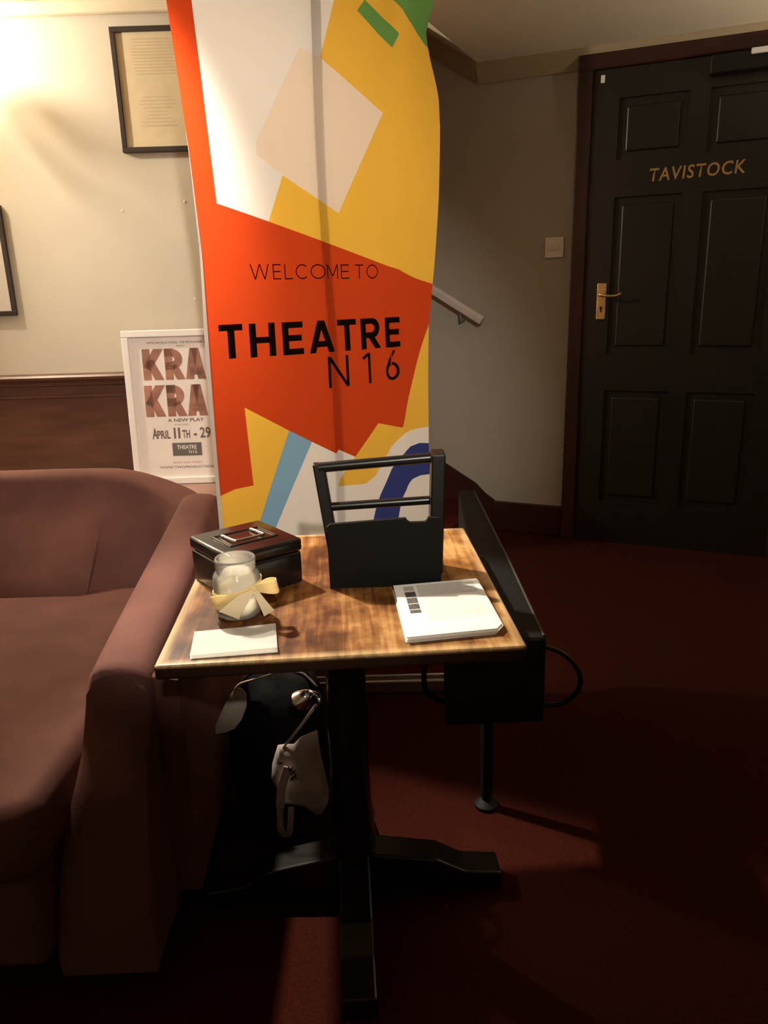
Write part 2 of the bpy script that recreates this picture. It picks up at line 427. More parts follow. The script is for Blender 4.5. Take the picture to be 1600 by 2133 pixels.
# ceilings
CZ = 2.34
struct('ceiling', box(-3.3, 2.9, -2.7, 2.8, 2.51, 2.57), M['ceiling'])
b = box(-3.3, -0.15, 2.8, 3.7, 2.51, 2.57)
struct('ceiling_back', b, M['ceiling'])
fold_w = dw(-0.54, CZ); fold_r = fold_w - NW * 1.49
b = bmesh.new()
prism(b, [fold_w, fold_r, Vector((2.9, 2.8, CZ)), Vector((2.9, 3.1, CZ))], (0, 0, 0.05))
struct('ceiling_lobby', b, M['ceiling'])
run = 1.9; rise = run * 0.61
b = bmesh.new()
q0, q1 = fold_w - D*run + Vector((0, 0, rise)), fold_r - D*run + Vector((0, 0, rise))
prism(b, [fold_w, fold_r, q1, q0], (0, 0, 0.05))
struct('ceiling_stair', b, M['ceiling'])
struct('wall_bulkhead', box(-0.07, 2.9, 2.74, 2.8, CZ, 2.51), M['ceiling'])
# cornice along the far wall, turning up over the stairs
b = bmesh.new()
prof = [(0.0, 0.0), (0.055, 0.0), (0.05, -0.02), (0.03, -0.055), (0.012, -0.083), (0.0, -0.083)]
def sweep_cornice(b, sa, za, sb, zb):
    prism(b, [dw(sa, za + dz, off) for off, dz in prof], dw(sb, zb) - dw(sa, za))
sweep_cornice(b, -0.545, CZ, 1.75, CZ)
struct('trim_1', b, M['cornice'])
b = bmesh.new(); sweep_cornice(b, -2.4, CZ + 1.86*0.61, -0.54, CZ)
struct('trim_2', b, M['cornice'])
struct('trim_3', box(-3.2, -0.15, 3.655, 3.7, 2.455, 2.51, bev=0.012), M['ceiling'])
# skirting of the far wall
b = bmesh.new(); bx(b, -0.45, -0.066, -0.02, 0, 0, 0.168, bev=0.004, mx=DM)
struct('baseboard_far', b, M['architrave'])
# dado panelling of the cream wall
b = box(-3.2, -0.15, 3.675, 3.7, 0, 0.93)
struct('baseboard_back', b, M['dado'])
b = bmesh.new()
prism(b, [(-3.2, 3.7, 0.915), (-3.2, 3.655, 0.925), (-3.2, 3.652, 0.94), (-3.2, 3.63, 0.955), (-3.2, 3.628, 0.966), (-3.2, 3.636, 0.975), (-3.2, 3.7, 0.978)], (3.05, 0, 0))
bx(b, -3.2, -0.15, 3.665, 3.7, 0.865, 0.88, bev=0.004)
struct('trim_4', b, M['dado'], smooth=False)

# door and architrave
b = bmesh.new()
bx(b, -0.065, 0.004, -0.045, 0, 0, 2.25, bev=0.008, mx=DM)
bx(b, 0.93, 1.0, -0.045, 0, 0, 2.25, bev=0.008, mx=DM)
bx(b, -0.065, 1.0, -0.046, 0, 2.245, 2.315, bev=0.008, mx=DM)
struct('trim_5', b, M['architrave'])
door = bpy.data.objects.new('door_1', None); COL.objects.link(door); door.matrix_world = DM
door['kind'] = 'structure'
b = bmesh.new()
S0, S1 = 0.006, 0.928
rows = [(0.0, 0.22, None), (0.22, 0.80, 'p'), (0.80, 0.98, None), (0.98, 1.70, 'p'), (1.70, 1.86, None), (1.86, 2.12, 'p'), (2.12, 2.243, None)]
for z0, z1, k in rows:
    if k is None: bx(b, S0, S1, -0.03, -0.002, z0, z1)
    else:
        bx(b, S0, 0.125, -0.03, -0.002, z0, z1); bx(b, 0.425, 0.51, -0.03, -0.002, z0, z1); bx(b, 0.81, S1, -0.03, -0.002, z0, z1)
link('door_leaf', b, M['door'], door)
for z0, z1, k in rows:
    if k:
        for a, c in ((0.125, 0.425), (0.51, 0.81)):
            b = box(a, c, -0.016, -0.003, z0, z1)
            bx(b, a + 0.035, c - 0.035, -0.024, -0.012, z0 + 0.035, z1 - 0.035, bev=0.007)
            link('door_panel', b, M['door'], door)
b = bmesh.new()
fnT = lambda x, y: Vector((x, -0.0312, y + (x - 0.275) * 0.02))
put_text(b, 'TAVISTOCK', 0.078, 0.276, 1.758, fnT, 0, width=0.40, weight=0.012, shear=0.08, spacing=1.12)
link('lettering', b, M['gold'], door)['label'] = 'gold capital lettering'
hp = link('handle_plate', box(0.067, 0.111, -0.036, -0.03, 1.144, 1.315, bev=0.003), M['brass'], door); hp['label'] = 'brass handle plate'
b = bmesh.new(); lathe(b, [(0, 0.003), (0.006, 0.003), (0.006, 0), (0, 0)], seg=16)
b.transform(Matrix.Translation((0.089, -0.036, 1.20)) @ Matrix.Rotation(PI/2, 4, 'X')); bx(b, 0.086, 0.092, -0.039, -0.036, 1.178, 1.2)
link('keyhole', b, M['black_hole'], hp)
b = bmesh.new(); tube(b, [(0.089, -0.036, 1.262), (0.089, -0.075, 1.262)], 0.010)
tube(b, smooth_path([(0.089, -0.07, 1.262), (0.12, -0.075, 1.256), (0.16, -0.073, 1.256), (0.185, -0.07, 1.266)], 5), [0.007]*6 + [0.006]*6 + [0.0055]*4)
link('lever', b, M['brass'], hp, smooth=True)
b = box(0.50, 0.76, -0.085, -0.03, 2.16, 2.235, bev=0.006)
dc = link('door_closer', b, M['black'], door); dc['label'] = 'dark door closer body'
b = bmesh.new(); bx(b, 0.655, 0.86, -0.108, -0.088, 2.215, 2.237, bev=0.004)
link('closer_arm', b, M['white_plastic'], dc)['label'] = 'pale arm of the door closer'
link('sticker', box(0.038, 0.056, -0.0325, -0.030, 2.19, 2.222, bev=0.001), M['plug'], door)['label'] = 'small white sticker'

# light switch
sw = thing('light_switch', 'white double light switch on the grey wall left of the dark door', 'light switch'); sw.matrix_world = DM
link('plate', box(-0.2, -0.107, -0.010, 0, 1.442, 1.538, bev=0.004), M['white_plastic'], sw)
for s in (-0.168, -0.139):
    b = bmesh.new(); prism(b, [(s-.009, -0.010, 1.475), (s-.009, -0.017, 1.475), (s-.009, -0.011, 1.503), (s-.009, -0.010, 1.503)], (0.018, 0, 0))
    link('rocker', b, M['page_white'], sw)

# handrail going up the stairs
hr = thing('handrail', 'pale wooden handrail sloping down the stair wall beside the banner', 'handrail'); hr.matrix_world = DM
b = bmesh.new()
ra, rb = Vector((-2.0, -0.07, 1.132 + 0.04 + (2.0-0.5)*0.578)), Vector((-0.50, -0.07, 1.145))
dirn = (rb - ra).normalized(); side = Vector((0, 1, 0)); nn = dirn.cross(side)
prism(b, [ra + side*x + nn*z for x, z in ((-.024, -.02), (.024, -.02), (.024, .012), (.012, .024), (-.012, .024), (-.024, .012))], rb - ra, bev=0.005)
link('rail', b, M['rail'], hr)
for s in (-1.5, -0.62):
    zz = rb.z + (-0.5 - s) * 0.578
    b = bmesh.new(); tube(b, [(s, 0, zz - 0.07), (s, -0.06, zz - 0.07), (s, -0.07, zz - 0.02)], 0.007)
    link('bracket', b, M['pole'], hr)

# staircase
st = thing('staircase', 'dark red carpeted stairs rising to the left behind the banner', 'stairs'); st.matrix_world = DM
for k in range(6):
    s1 = -0.52 - 0.26*k; b = box(s1 - 0.27, s1, -0.52, -0.012, 0 if k == 0 else 0.16*k - 0.02, 0.16*(k+1), bev=0.008)
    link('step', b, M['stair_carpet'], st)
b = bmesh.new()
prism(b, [(-0.44, -0.011, 0), (-0.44, -0.011, 0.172), (-0.49, -0.011, 0.205), (-0.55, -0.011, 0.262), (-0.72, -0.011, 0.36), (-2.1, -0.011, 0.36 + 1.38*0.60), (-2.1, -0.011, 0)], (0, 0.010, 0))
link('stringer', b, M['architrave'], st)

# ================================================================== LAMPS (outside the frame; the uplighter and front fill are added)
sc = thing('wall_sconce', 'wall lamp with bare warm bulb on the cream wall', 'lamp', (SCONCE_POS[0], 3.7, SCONCE_POS[2] - 0.15))
b = bmesh.new(); lathe(b, [(0, 0), (0.05, 0), (0.046, 0.012), (0.02, 0.02), (0, 0.02)], seg=24); b.transform(Matrix.Rotation(PI/2, 4, 'X'))
link('wall_plate', b, M['brass'], sc, smooth=True, angle=0.6)
b = bmesh.new(); tube(b, smooth_path([(0, -0.015, 0), (0, -0.17, -0.04), (0, -0.33, 0.0), (0, SCONCE_POS[1]-3.7, 0.07)], 6), 0.008)
lathe(b, [(0, 0.06), (0.03, 0.065), (0.034, 0.075), (0.014, 0.08), (0.014, 0.118), (0, 0.118)], c=(0, SCONCE_POS[1]-3.7, 0), seg=20)
link('arm', b, M['brass'], sc, smooth=True, angle=0.6)
b = bmesh.new(); lathe(b, [(0, -0.03), (0.012, -0.03), (0.026, -0.012), (0.030, 0.004), (0.024, 0.022), (0.011, 0.033), (0, 0.035)], c=(0, SCONCE_POS[1]-3.7, 0.15), seg=20)
link('bulb', b, M['bulb'], sc, smooth=True)
# two rods added to the arm, placed so their shadows streak down the wall
Bp = Vector(SCONCE_POS); org = Vector((SCONCE_POS[0], 3.7, SCONCE_POS[2] - 0.15))
for wa, wb, rr in (((-1.56, 3.7, 2.165), (-1.235, 3.7, 1.73), 0.006), ((-1.38, 3.7, 2.14), (-1.15, 3.7, 1.89), 0.010)):
    a_ = Bp.lerp(Vector(wa), 0.30) - org; c_ = Bp.lerp(Vector(wb), 0.30) - org
    b = bmesh.new(); tube(b, smooth_path([(0.02, SCONCE_POS[1]-3.7+0.05, 0.02), a_ + (a_-c_)*0.25 + Vector((0, 0, -.02))], 3) + [a_, a_.lerp(c_, .5), c_], rr, seg=8)
    link('shadow_rod', b, M['brass'], sc, smooth=True)

ul = thing('uplighter', 'small added bowl uplighter on the right wall', 'lamp', UPLIGHT_POS)
b = bmesh.new(); lathe(b, [(0, -0.08), (0.05, -0.07), (0.11, 0.0), (0.105, 0.0), (0.048, -0.062), (0, -0.072)], seg=28); link('lamp_shade', b, M['brass'], ul, smooth=True)
link('wall_plate', box(0.10, 0.15, -0.03, 0.03, -0.07, 0.0, bev=0.004), M['brass'], ul)
ld = bpy.data.lights.new('added_uplight', 'SPOT'); ld.energy = UPLIGHT_POWER; ld.color = LAMP_COLOR; ld.shadow_soft_size = 0.04; ld.spot_size = math.radians(168); ld.spot_blend = 0.35
lo = bpy.data.objects.new('added_uplight', ld); COL.objects.link(lo); lo.parent = ul; lo.rotation_euler = (PI, 0, 0); lo.location = (0, 0, -0.02)

def unseen_ceiling_spot(label, pos, target, power, cone, blend, radius, lum):
    sp = thing('unseen_ceiling_spot', label, 'lamp', pos)
    aim = (Vector(target) - Vector(pos)).normalized(); q = aim.to_track_quat('-Z', 'Y')
    b = bmesh.new(); lathe(b, [(0.020, 0.075), (0.045, 0.06), (0.048, -0.03), (0.045, -0.03), (0.042, 0.055), (0.018, 0.07)], seg=24, closed=True); b.transform(q.to_matrix().to_4x4())
    link('lamp_shade', b, M['black'], sp, smooth=True, angle=0.8)
    b = bmesh.new(); tube(b, [-aim*0.07, Vector((0, 0, 0.09)), Vector((0, 0, 2.51 - pos[2]))], 0.008); lathe(b, [(0, 0.095), (0.05, 0.095), (0.05, 0.11), (0, 0.11)], seg=20)
    link('mount', b, M['black'], sp)
    ld = bpy.data.lights.new('spot_light', 'SPOT'); ld.energy = power; ld.color = lum; ld.shadow_soft_size = radius; ld.spot_size = math.radians(cone); ld.spot_blend = blend
    lo = bpy.data.objects.new('spot_light', ld); COL.objects.link(lo); lo.parent = sp; lo.rotation_mode = 'QUATERNION'; lo.rotation_quaternion = q; lo.location = aim*0.035
unseen_ceiling_spot('small black ceiling spotlight above the sofa aimed at the table', SPOT_POS, SPOT_AIM, SPOT_POWER, 45, 0.75, 0.045, LAMP_COLOR)
unseen_ceiling_spot('added black fill spotlight behind the viewer aimed at the banner', FRONT_POS, FRONT_AIM, FRONT_POWER, 34, 0.7, 0.04, (1.0, 0.88, 0.76))

# ================================================================== PICTURES ON THE CREAM WALL
def picture(name, label, cat, x0, x1, z0, z1, mould, fmat, pmat, depth=0.022):
    t = thing(name, label, cat, ((x0+x1)/2, 3.7, z0))
    W, Hh = (x1-x0)/2, z1-z0
    b = bmesh.new()
    for a in ((-W, W, 0, mould), (-W, W, Hh-mould, Hh), (-W, -W+mould, mould, Hh-mould), (W-mould, W, mould, Hh-mould)):
        bx(b, a[0], a[1], -depth, 0, a[2], a[3], bev=0.002)
    link('frame', b, fmat, t)
    return t, W, Hh
t, W, Hh = picture('picture_frame', 'dark framed cream print high on the wall left of the banner', 'picture', -1.097, -0.735, 1.925, 2.41, 0.021, M['frame_dark'], M['page'])
b = box(-W+.015, W-.015, -0.012, -0.002, .015, Hh-.015); fn = lambda x, y: Vector((x, -0.0125, y))
for k in range(12):
    y = Hh - 0.05 - k*0.012; quad(b, -0.10 + 0.012*random.random(), 0.10 - 0.03*random.random(), y, y + 0.005, fn, 1)
for k in range(9):
    y = Hh - 0.27 - k*0.014; xx = 0.05 + 0.02*math.sin(k); quad(b, -xx - .02, xx, y, y + 0.004, fn, 1)
link('print', b, [M['page'], M['page_line']], t)
t, W, Hh = picture('picture_frame', 'grey framed white print cut off by the left edge of the photo', 'picture', -2.03, -1.672, 1.252, 1.728, 0.020, M['frame_dark'], M['page_white'])
b = box(-W+.015, W-.015, -0.012, -0.002, .015, Hh-.015)
for k in range(20):
    y = Hh - 0.05 - k*0.019; quad(b, -W + .05, W - .05 - 0.03*random.random(), y, y + 0.006, fn, 1)
link('print', b, [M['page_white'], M['print_grey']], t)
for x, z, lab in ((-1.135, 1.69, 'white filled screw hole on the cream wall, the left one below the cream print'),
                  (-0.852, 1.72, 'white filled screw hole on the cream wall, right next to the banner edge'),
                  (-0.845, 1.30, 'faint white filled screw hole on the cream wall just above the framed poster')):
    b = bmesh.new(); lathe(b, [(0, 0.002), (0.004, 0.002), (0.0055, 0), (0, 0)], seg=9)
    b.transform(Matrix.Translation((x, 3.7, z)) @ Matrix.Rotation(PI/2, 4, 'X'))
    tag(link('screw_plug', b, M['plug']), lab, 'screw plug', 'filled screw holes')

# ================================================================== BANQUETTE AND FRAMED POSTER
bq = thing('banquette', 'pale pink upholstered bench along the panelled wall behind the sofa', 'bench', (-1.6, 3.35, 0))
b = box(-1.15, 1.15, -0.29, 0.32, 0.0, 0.33, bev=0.01); link('base', b, M['velvet_dark'], bq)
b = box(-1.16, 1.16, -0.32, 0.32, 0.33, 0.458, bev=0.03, seg=4); link('seat_pad', b, M['pink'], bq, smooth=True, angle=0.7)

po = thing('framed_poster', 'white framed poster with big pinkish capitals leaning on the panelling behind the sofa', 'poster', (-0.92, 3.562, 0.459))
po.rotation_euler = (-math.radians(4.0), 0, 0)
PW0, PW1, PH = -0.256, 0.276, 0.712
b = bmesh.new(); m_ = 0.031
for a in ((PW0, PW1, 0, m_), (PW0, PW1, PH-m_, PH), (PW0, PW0+m_, m_, PH-m_), (PW1-m_, PW1, m_, PH-m_)):
    bx(b, a[0], a[1], -0.022, 0.006, a[2], a[3], bev=0.004)
link('frame', b, M['frame_white'], po)
b = box(PW0+.02, PW1-.02, -0.006, 0.004, .02, PH-.02); fp = lambda x, y: Vector((x, -0.0066, y))
def poster_word(b, word, x, y, h):
    ws = dict(K=0.092, R=0.082, A=0.094, Y=0.09); cx = x
    for ch in word:
        place_glyph(b, ch, ws[ch], h, 0.255, cx, y, fp, 1); cx += ws[ch] + 0.010
poster_word(b, 'KRAY', -0.171, 0.487, 0.141)
poster_word(b, 'KRAY', -0.176, 0.318, 0.145)
put_text(b, 'WITH PRODUCTIONS, THE PRODUCERS & FRIENDS', 0.014, -0.146, 0.650, fp, 2, width=0.33, weight=0.01)
put_text(b, 'PRESENT', 0.010, -0.01, 0.636, fp, 2)
put_text(b, 'A NEW PLAY', 0.021, -0.079, 0.293, fp, 2, width=0.17, weight=0.02)
put_text(b, 'A TRUE STORY', 0.010, -0.05, 0.275, fp, 2)
put_text(b, 'A', 0.068, -0.157, 0.216, fp, 2, xs=0.5, weight=0.03)
put_text(b, 'PRIL', 0.052, -0.134, 0.216, fp, 2, width=0.062, weight=0.03)
put_text(b, '11', 0.068, -0.056, 0.216, fp, 2, width=0.030, weight=0.035, spacing=0.72)
put_text(b, 'TH', 0.052, -0.016, 0.216, fp, 2, width=0.036, weight=0.03)
put_text(b, '-', 0.068, 0.038, 0.216, fp, 2, xs=0.7, weight=0.03)
put_text(b, '29', 0.068, 0.067, 0.216, fp, 2, width=0.05, weight=0.02)
put_text(b, 'TH', 0.052, 0.121, 0.216, fp, 2, width=0.036, weight=0.03)
fb = lambda x, y: Vector((x, -0.0069, y)); ft = lambda x, y: Vector((x, -0.0073, y))
quad(b, -0.068, 0.07, 0.132, 0.193, fb, 3)
put_text(b, 'THEATRE', 0.026, -0.046, 0.164, ft, 0, width=0.092, weight=0.02)
put_text(b, 'N16', 0.024, 0.008, 0.142, ft, 0, width=0.038)
put_text(b, 'BOOK YOUR TICKETS', 0.012, -0.069, 0.096, fp, 4, width=0.137)
put_text(b, 'WWW.TWOPRODUCTIONS.CO', 0.015, -0.136, 0.073, fp, 2, width=0.30, weight=0.01)
link('poster_print', b, [M['poster'], M['poster_pink'], M['poster_ink'], M['poster_box'], M['poster_red']], po, keep=True)

# ================================================================== SOFA
sf = thing('sofa', 'brown velvet tub sofa with sloping arm left of the table', 'sofa', (0, 0, 0))
back_path = [(-2.5, 2.5, .775), (-1.6, 2.5, .778), (-1.0, 2.5, .778), (-.86, 2.49, .772), (-.75, 2.455, .750), (-.66, 2.40, .728), (-.605, 2.34, .705)]
arm_path = [(-.580, 2.385, .60), (-.579, 2.375, .68), (-.578, 2.35, .722), (-.576, 2.29, .724), (-.570, 2.12, .704), (-.556, 1.8, .675), (-.545, 1.52, .645), (-.541, 1.42, .632), (-.540, 1.392, .626),
            (-.540, 1.378, .614), (-.541, 1.362, .58), (-.546, 1.330, .50), (-.557, 1.285, .40), (-.564, 1.245, .30), (-.566, 1.215, .20), (-.566, 1.20, .12)]
def sofa_section(p, t, wdt=0.125, bottom=0.05, lean=0.0):
    s = Vector((t.y, -t.x, 0)).normalized()       # to the left/inside of travel
    top = p.z; hh = wdt/2; rr = min(0.055, (top-bottom)*0.45); out = []
    out.append(p + s*(hh*0.95 + lean) + Vector((0, 0, bottom - top)))
    if lean:
        for q, zz in ((1.0, 0.42), (0.72, 0.50), (0.42, 0.58), (0.18, 0.66)): out.append(p + s*(hh + lean*q) + Vector((0, 0, min(zz, top-.06) - top)))
    for k in range(9):
        a = PI * k / 8; out.append(p + s*hh*math.copysign(abs(math.cos(a))**0.7, math.cos(a)) + Vector((0, 0, -rr + rr*abs(math.sin(a))**0.75)))
    out.append(p - s*hh*0.95 + Vector((0, 0, bottom - top)))
    return out
for nm, pth, wdt in (('back', back_path, 0.12), ('arm', arm_path, 0.132)):
    P = smooth_path(pth, 5); b = bmesh.new(); rows = []
    for i, p in enumerate(P):
        t = P[min(i+1, len(P)-1)] - P[max(i-1, 0)]; t.z = 0
        w_ = wdt + ((-0.541 - p.x)*2.0 + 0.010 if nm == 'arm' and p.y < 1.37 else 0)
        lean = 0.26*min(1, max(0.12, (-0.62 - p.x)/0.30)) if nm == 'back' else 0
        rows.append([b.verts.new(q) for q in sofa_section(p, t, w_, 0.05, lean)])
    for A, B in zip(rows, rows[1:]):
        for k in range(len(A)-1): b.faces.new((A[k], A[k+1], B[k+1], B[k]))
        b.faces.new((A[-1], A[0], B[0], B[-1]))
    b.faces.new(rows[0]); b.faces.new(rows[-1][::-1])
    link(nm, b, M['velvet'], sf, smooth=True, angle=0.8)
# outer panel of the arm, a narrow lit ledge beside the table
b = bmesh.new()
prism(b, [(-0.492, 1.39, 0.07), (-0.425, 1.39, 0.07), (-0.425, 1.39, 0.588), (-0.492, 1.39, 0.60)], (-0.010, 0.64, 0.045), bev=0.005)
link('arm_outer_panel', b, M['velvet'], sf)
b = bmesh.new()
bx(b, -2.45, -0.67, 1.17, 2.42, 0.10, 0.30, bev=0.02); link('seat_base', b, M['velvet'], sf)
b = box(-2.45, -0.60, 1.12, 2.30, 0.29, 0.446, bev=0.05, seg=5)
bmesh.ops.subdivide_edges(b, edges=[e for e in b.edges if abs(e.verts[0].co.x - e.verts[1].co.x) > .5], cuts=12)
for v in b.verts:
    if v.co.x > -0.8: v.co.x -= 0.055*max(0, (1.75 - v.co.y)/0.63)*(v.co.x + 0.8)/0.2
    if v.co.x > -0.95 and v.co.y < 1.4: v.co.y += 0.06*((v.co.x + 0.95)/0.3)**2
    if v.co.z > 0.4: v.co.z += 0.018*math.sin(PI*min(1, max(0, (v.co.y-1.05)/1.2)))
link('seat_cushion', b, M['velvet'], sf, smooth=True, angle=0.9)
# ================================================================== TABLE
TR = math.radians(3.1); TC = Vector((-0.092, 1.463, 0))
tb = thing('pub_table', 'square worn wooden pub table on a dark pedestal beside the sofa', 'table', TC, TR)
b = box(-0.306, 0.306, -0.3265, 0.3265, 0.733, 0.76, bev=0.006, seg=3)
link('tabletop', b, M['table'], tb)
b = bmesh.new()
for a in ((-0.25, 0.25, -0.035, 0.035), (-0.035, 0.035, -0.26, 0.26)): bx(b, *a, 0.70, 0.733, bev=0.004)
link('bearer', b, M['wood_dark'], tb)
b = bmesh.new(); lathe(b, [(0, 0.70), (0.075, 0.70), (0.075, 0.685), (0.05, 0.67), (0.044, 0.64), (0.047, 0.60), (0.043, 0.57), (0.042, 0.50), (0.044, 0.47), (0.046, 0.44), (0.044, 0.40), (0.042, 0.34), (0.044, 0.28), (0.046, 0.22), (0.05, 0.16), (0.052, 0.11), (0.056, 0.10), (0.056, 0.035), (0, 0.035)], seg=32)
link('pedestal', b, M['wood_dark'], tb, smooth=True, angle=0.8)
for k in range(4):
    b = bmesh.new(); R = Matrix.Rotation(PI/2*k, 4, 'Z')
    prism(b, [(0.03, -0.035, 0.02), (0.335, -0.035, 0.0), (0.335, -0.035, 0.045), (0.25, -0.035, 0.055), (0.19, -0.035, 0.09), (0.03, -0.035, 0.12)], (0, 0.07, 0), bev=0.005)
    b.transform(R); link('foot', b, M['wood_dark'], tb)

# ------------------------------------------------------------------ things on the table
TZ = 0.7602
# cash box
cb = thing('cash_box', 'black metal cash box with wire handle on the table', 'cash box', (-0.285, 1.487, TZ), math.radians(38))
b = box(-0.081, 0.081, -0.085, 0.085, 0, 0.068, bev=0.006, seg=3); link('body', b, M['box'], cb, smooth=True, angle=0.6)
b = bmesh.new()
bx(b, -0.083, 0.083, -0.087, 0.087, 0.069, 0.096, bev=0.007, seg=3)
lid = link('lid', b, M['box'], cb, smooth=True, angle=0.6)
b = bmesh.new()
for a in ((-0.055, 0.055, -0.042, -0.036), (-0.055, 0.055, 0.036, 0.042), (-0.055, -0.049, -0.036, 0.036), (0.049, 0.055, -0.036, 0.036)):
    bx(b, *a, 0.0945, 0.0985, bev=0.0015)
bx(b, -0.049, 0.049, -0.036, 0.036, 0.0945, 0.0962)
link('handle_recess', b, M['box'], lid)
b = bmesh.new()
tube(b, smooth_path([(0.03, 0.030, 0.0985), (0.03, 0.020, 0.100), (0.029, -0.022, 0.1015), (0.022, -0.028, 0.1015), (-0.030, -0.028, 0.1015), (-0.036, -0.022, 0.1015), (-0.036, 0.020, 0.100), (-0.036, 0.030, 0.0985)], 4), 0.0030, seg=8)
link('wire_handle', b, M['chrome'], lid, smooth=True)['label'] = 'shiny wire handle'

# letter rack
rk = thing('letter_rack', 'black wooden rack with two rails and solid front on the table', 'rack', (0, 0, 0))
b = bmesh.new()
Y0 = 1.43
prof = [(-0.112, TZ), (0.110, TZ), (0.112, 0.895), (0.107, 0.901), (0.086, 0.902), (0.083, 0.896), (0.078, 0.893), (0.050, 0.893), (0.045, 0.896), (0.042, 0.902), (-0.106, 0.894), (-0.113, 0.888)]
prism(b, [(x, Y0, z) for x, z in prof], (0, 0.010, 0))
link('front_panel', b, M['black_matt'], rk)
b = box(-0.11, 0.108, Y0 + 0.010, 1.565, TZ, TZ + 0.012); link('base', b, M['black_matt'], rk)
def upright(x0, x1, wx, y0, y1, z1, d):
    b = bmesh.new()
    prism(b, [(x0-wx/2, y0, TZ), (x0+wx/2, y0, TZ), (x0+wx/2, y0+d, TZ), (x0-wx/2, y0+d, TZ)], (0, 0, 0.001))
    b.free(); b = bmesh.new()
    lo = [b.verts.new((x0+sx*wx/2, y0+sy*d, TZ)) for sx, sy in ((-1, 0), (1, 0), (1, 1), (-1, 1))]
    hi = [b.verts.new((x1+sx*wx/2, y1+sy*d, z1)) for sx, sy in ((-1, 0), (1, 0), (1, 1), (-1, 1))]
    b.faces.new(lo[::-1]); b.faces.new(hi)
    for k in range(4): b.faces.new((lo[k], lo[(k+1) % 4], hi[(k+1) % 4], hi[k]))
    bmesh.ops.bevel(b, geom=b.edges[:], offset=0.003, segments=2, profile=0.5, affect='EDGES')
    link('upright', b, M['black'], rk)
upright(-0.102, -0.133, 0.024, 1.515, 1.545, 0.988, 0.026)
upright(0.104, 0.114, 0.028, 1.49, 1.515, 1.008, 0.060)
for (xa, za), (xb, zb), yy, r in (((-0.132, 0.980), (0.116, 0.995), 1.552, 0.0108), ((-0.117, 0.897), (0.112, 0.906), 1.545, 0.0092)):
    b = bmesh.new(); tube(b, [(xa, yy, za), (xb, yy, zb)], r, seg=14); link('rail', b, M['black'], rk, smooth=True, angle=0.8)
for s in (-0.112, 0.099):
    b = box(s, s + 0.010, Y0 + 0.010, 1.53, TZ + 0.012, 0.80); link('side_panel', b, M['black_matt'], rk)

# glass jar with ribbon
JX, JY = -0.274, 1.319
jr = thing('glass_jar', 'small open glass jar tied with a cream ribbon bow on the table', 'jar', (JX, JY, TZ))
outer = [(0, 0.0), (.032, 0), (.039, .003), (.0425, .010), (.0435, .02), (.0435, .072), (.0425, .079), (.0395, .0845), (.0365, .0875), (.0355, .0905), (.0372, .0935), (.0357, .0965), (.0372, .0995), (.0357, .1025), (.0372, .106), (.0372, .110), (.0355, .1125)]
inner = [(.0325, .112), (.0330, .092), (.0335, .088), (.037, .083), (.0405, .074), (.0410, .02), (.0395, .011), (.034, .006), (0, .006)]
b = bmesh.new(); lathe(b, outer + inner, seg=40); link('glass_body', b, M['glass'], jr, smooth=True)
b = bmesh.new(); lathe(b, [(0, 0.0065), (.033, .0065), (.038, .0115), (.0385, .022), (.031, .027), (.018, .024), (0, .025)], seg=32)
for v in b.verts: v.co.z += 0.002*math.sin(v.co.x*260)*math.cos(v.co.y*240) if v.co.z > .02 else 0
link('wax', b, M['wax'], jr, smooth=True)['label'] = 'lumpy white filling at the bottom'
b = bmesh.new(); pts, wd, ww = [], [], []
for k in range(49):
    a = 2*PI*k/48; r = 0.0450; zc = 0.052 + 0.013*math.cos(a - math.radians(10))
    pts.append((r*math.cos(a), r*math.sin(a), zc)); wd.append((0, 0, 1)); ww.append(0.013 + 0.010*max(0, math.cos(a - math.radians(230))))
strip(b, pts, wd, ww, 0.001)
rb_ = link('ribbon', b, M['ribbon'], jr, smooth=True, angle=0.8); rb_['label'] = 'cream ribbon round the jar'
kn = Vector((0.036, -0.030, 0.062))
b = bmesh.new()
bmesh.ops.create_icosphere(b, subdivisions=2, radius=0.0075); b.transform(Matrix.Translation(kn) @ Matrix.Diagonal((1, .8, .9, 1)))
for pts_, wv in (([kn, kn + Vector((.012, -.010, .004)), kn + Vector((.030, -.018, .007)), kn + Vector((.042, -.010, .006)), kn + Vector((.040, .006, .006)), kn + Vector((.022, .010, .006)), kn], (-0.15, -0.1, 1)),
                 ([kn, kn + Vector((-.020, -.016, -.006)), kn + Vector((-.045, -.022, -.010)), kn + Vector((-.068, -.012, -.018)), kn + Vector((-.080, .004, -.026)), kn + Vector((-.062, -.008, -.030)), kn + Vector((-.030, -.019, -.020)), kn], (0, -0.5, 1))):
    pp = smooth_path(pts_, 6); n = len(pp)
    strip(b, pp, wv, [0.008 + 0.018*math.sin(PI*i/(n-1)) for i in range(n)], 0.0012)
link('bow', b, M['ribbon'], rb_, smooth=True, angle=0.9)
b = bmesh.new()
pp = smooth_path([kn + Vector((0, -.003, 0)), kn + Vector((.010, -.008, -.016)), kn + Vector((.020, -.010, -.034)), kn + Vector((.025, -.008, -.046))], 5)
strip(b, pp, (0.85, -0.1, 0.55), [0.008 + 0.016*i/(len(pp)-1) for i in range(len(pp))], 0.0012)
pp = smooth_path([kn + Vector((-.005, -.004, 0)), kn + Vector((-.018, -.021, -.012)), kn + Vector((-.034, -.026, -.028)), kn + Vector((-.044, -.022, -.042))], 5)
strip(b, pp, (0.8, 0.2, -0.5), [0.014 + 0.026*i/(len(pp)-1) for i in range(len(pp))], 0.0012)
link('ribbon_tail', b, M['ribbon_sheer'], rb_, smooth=True, angle=0.9)

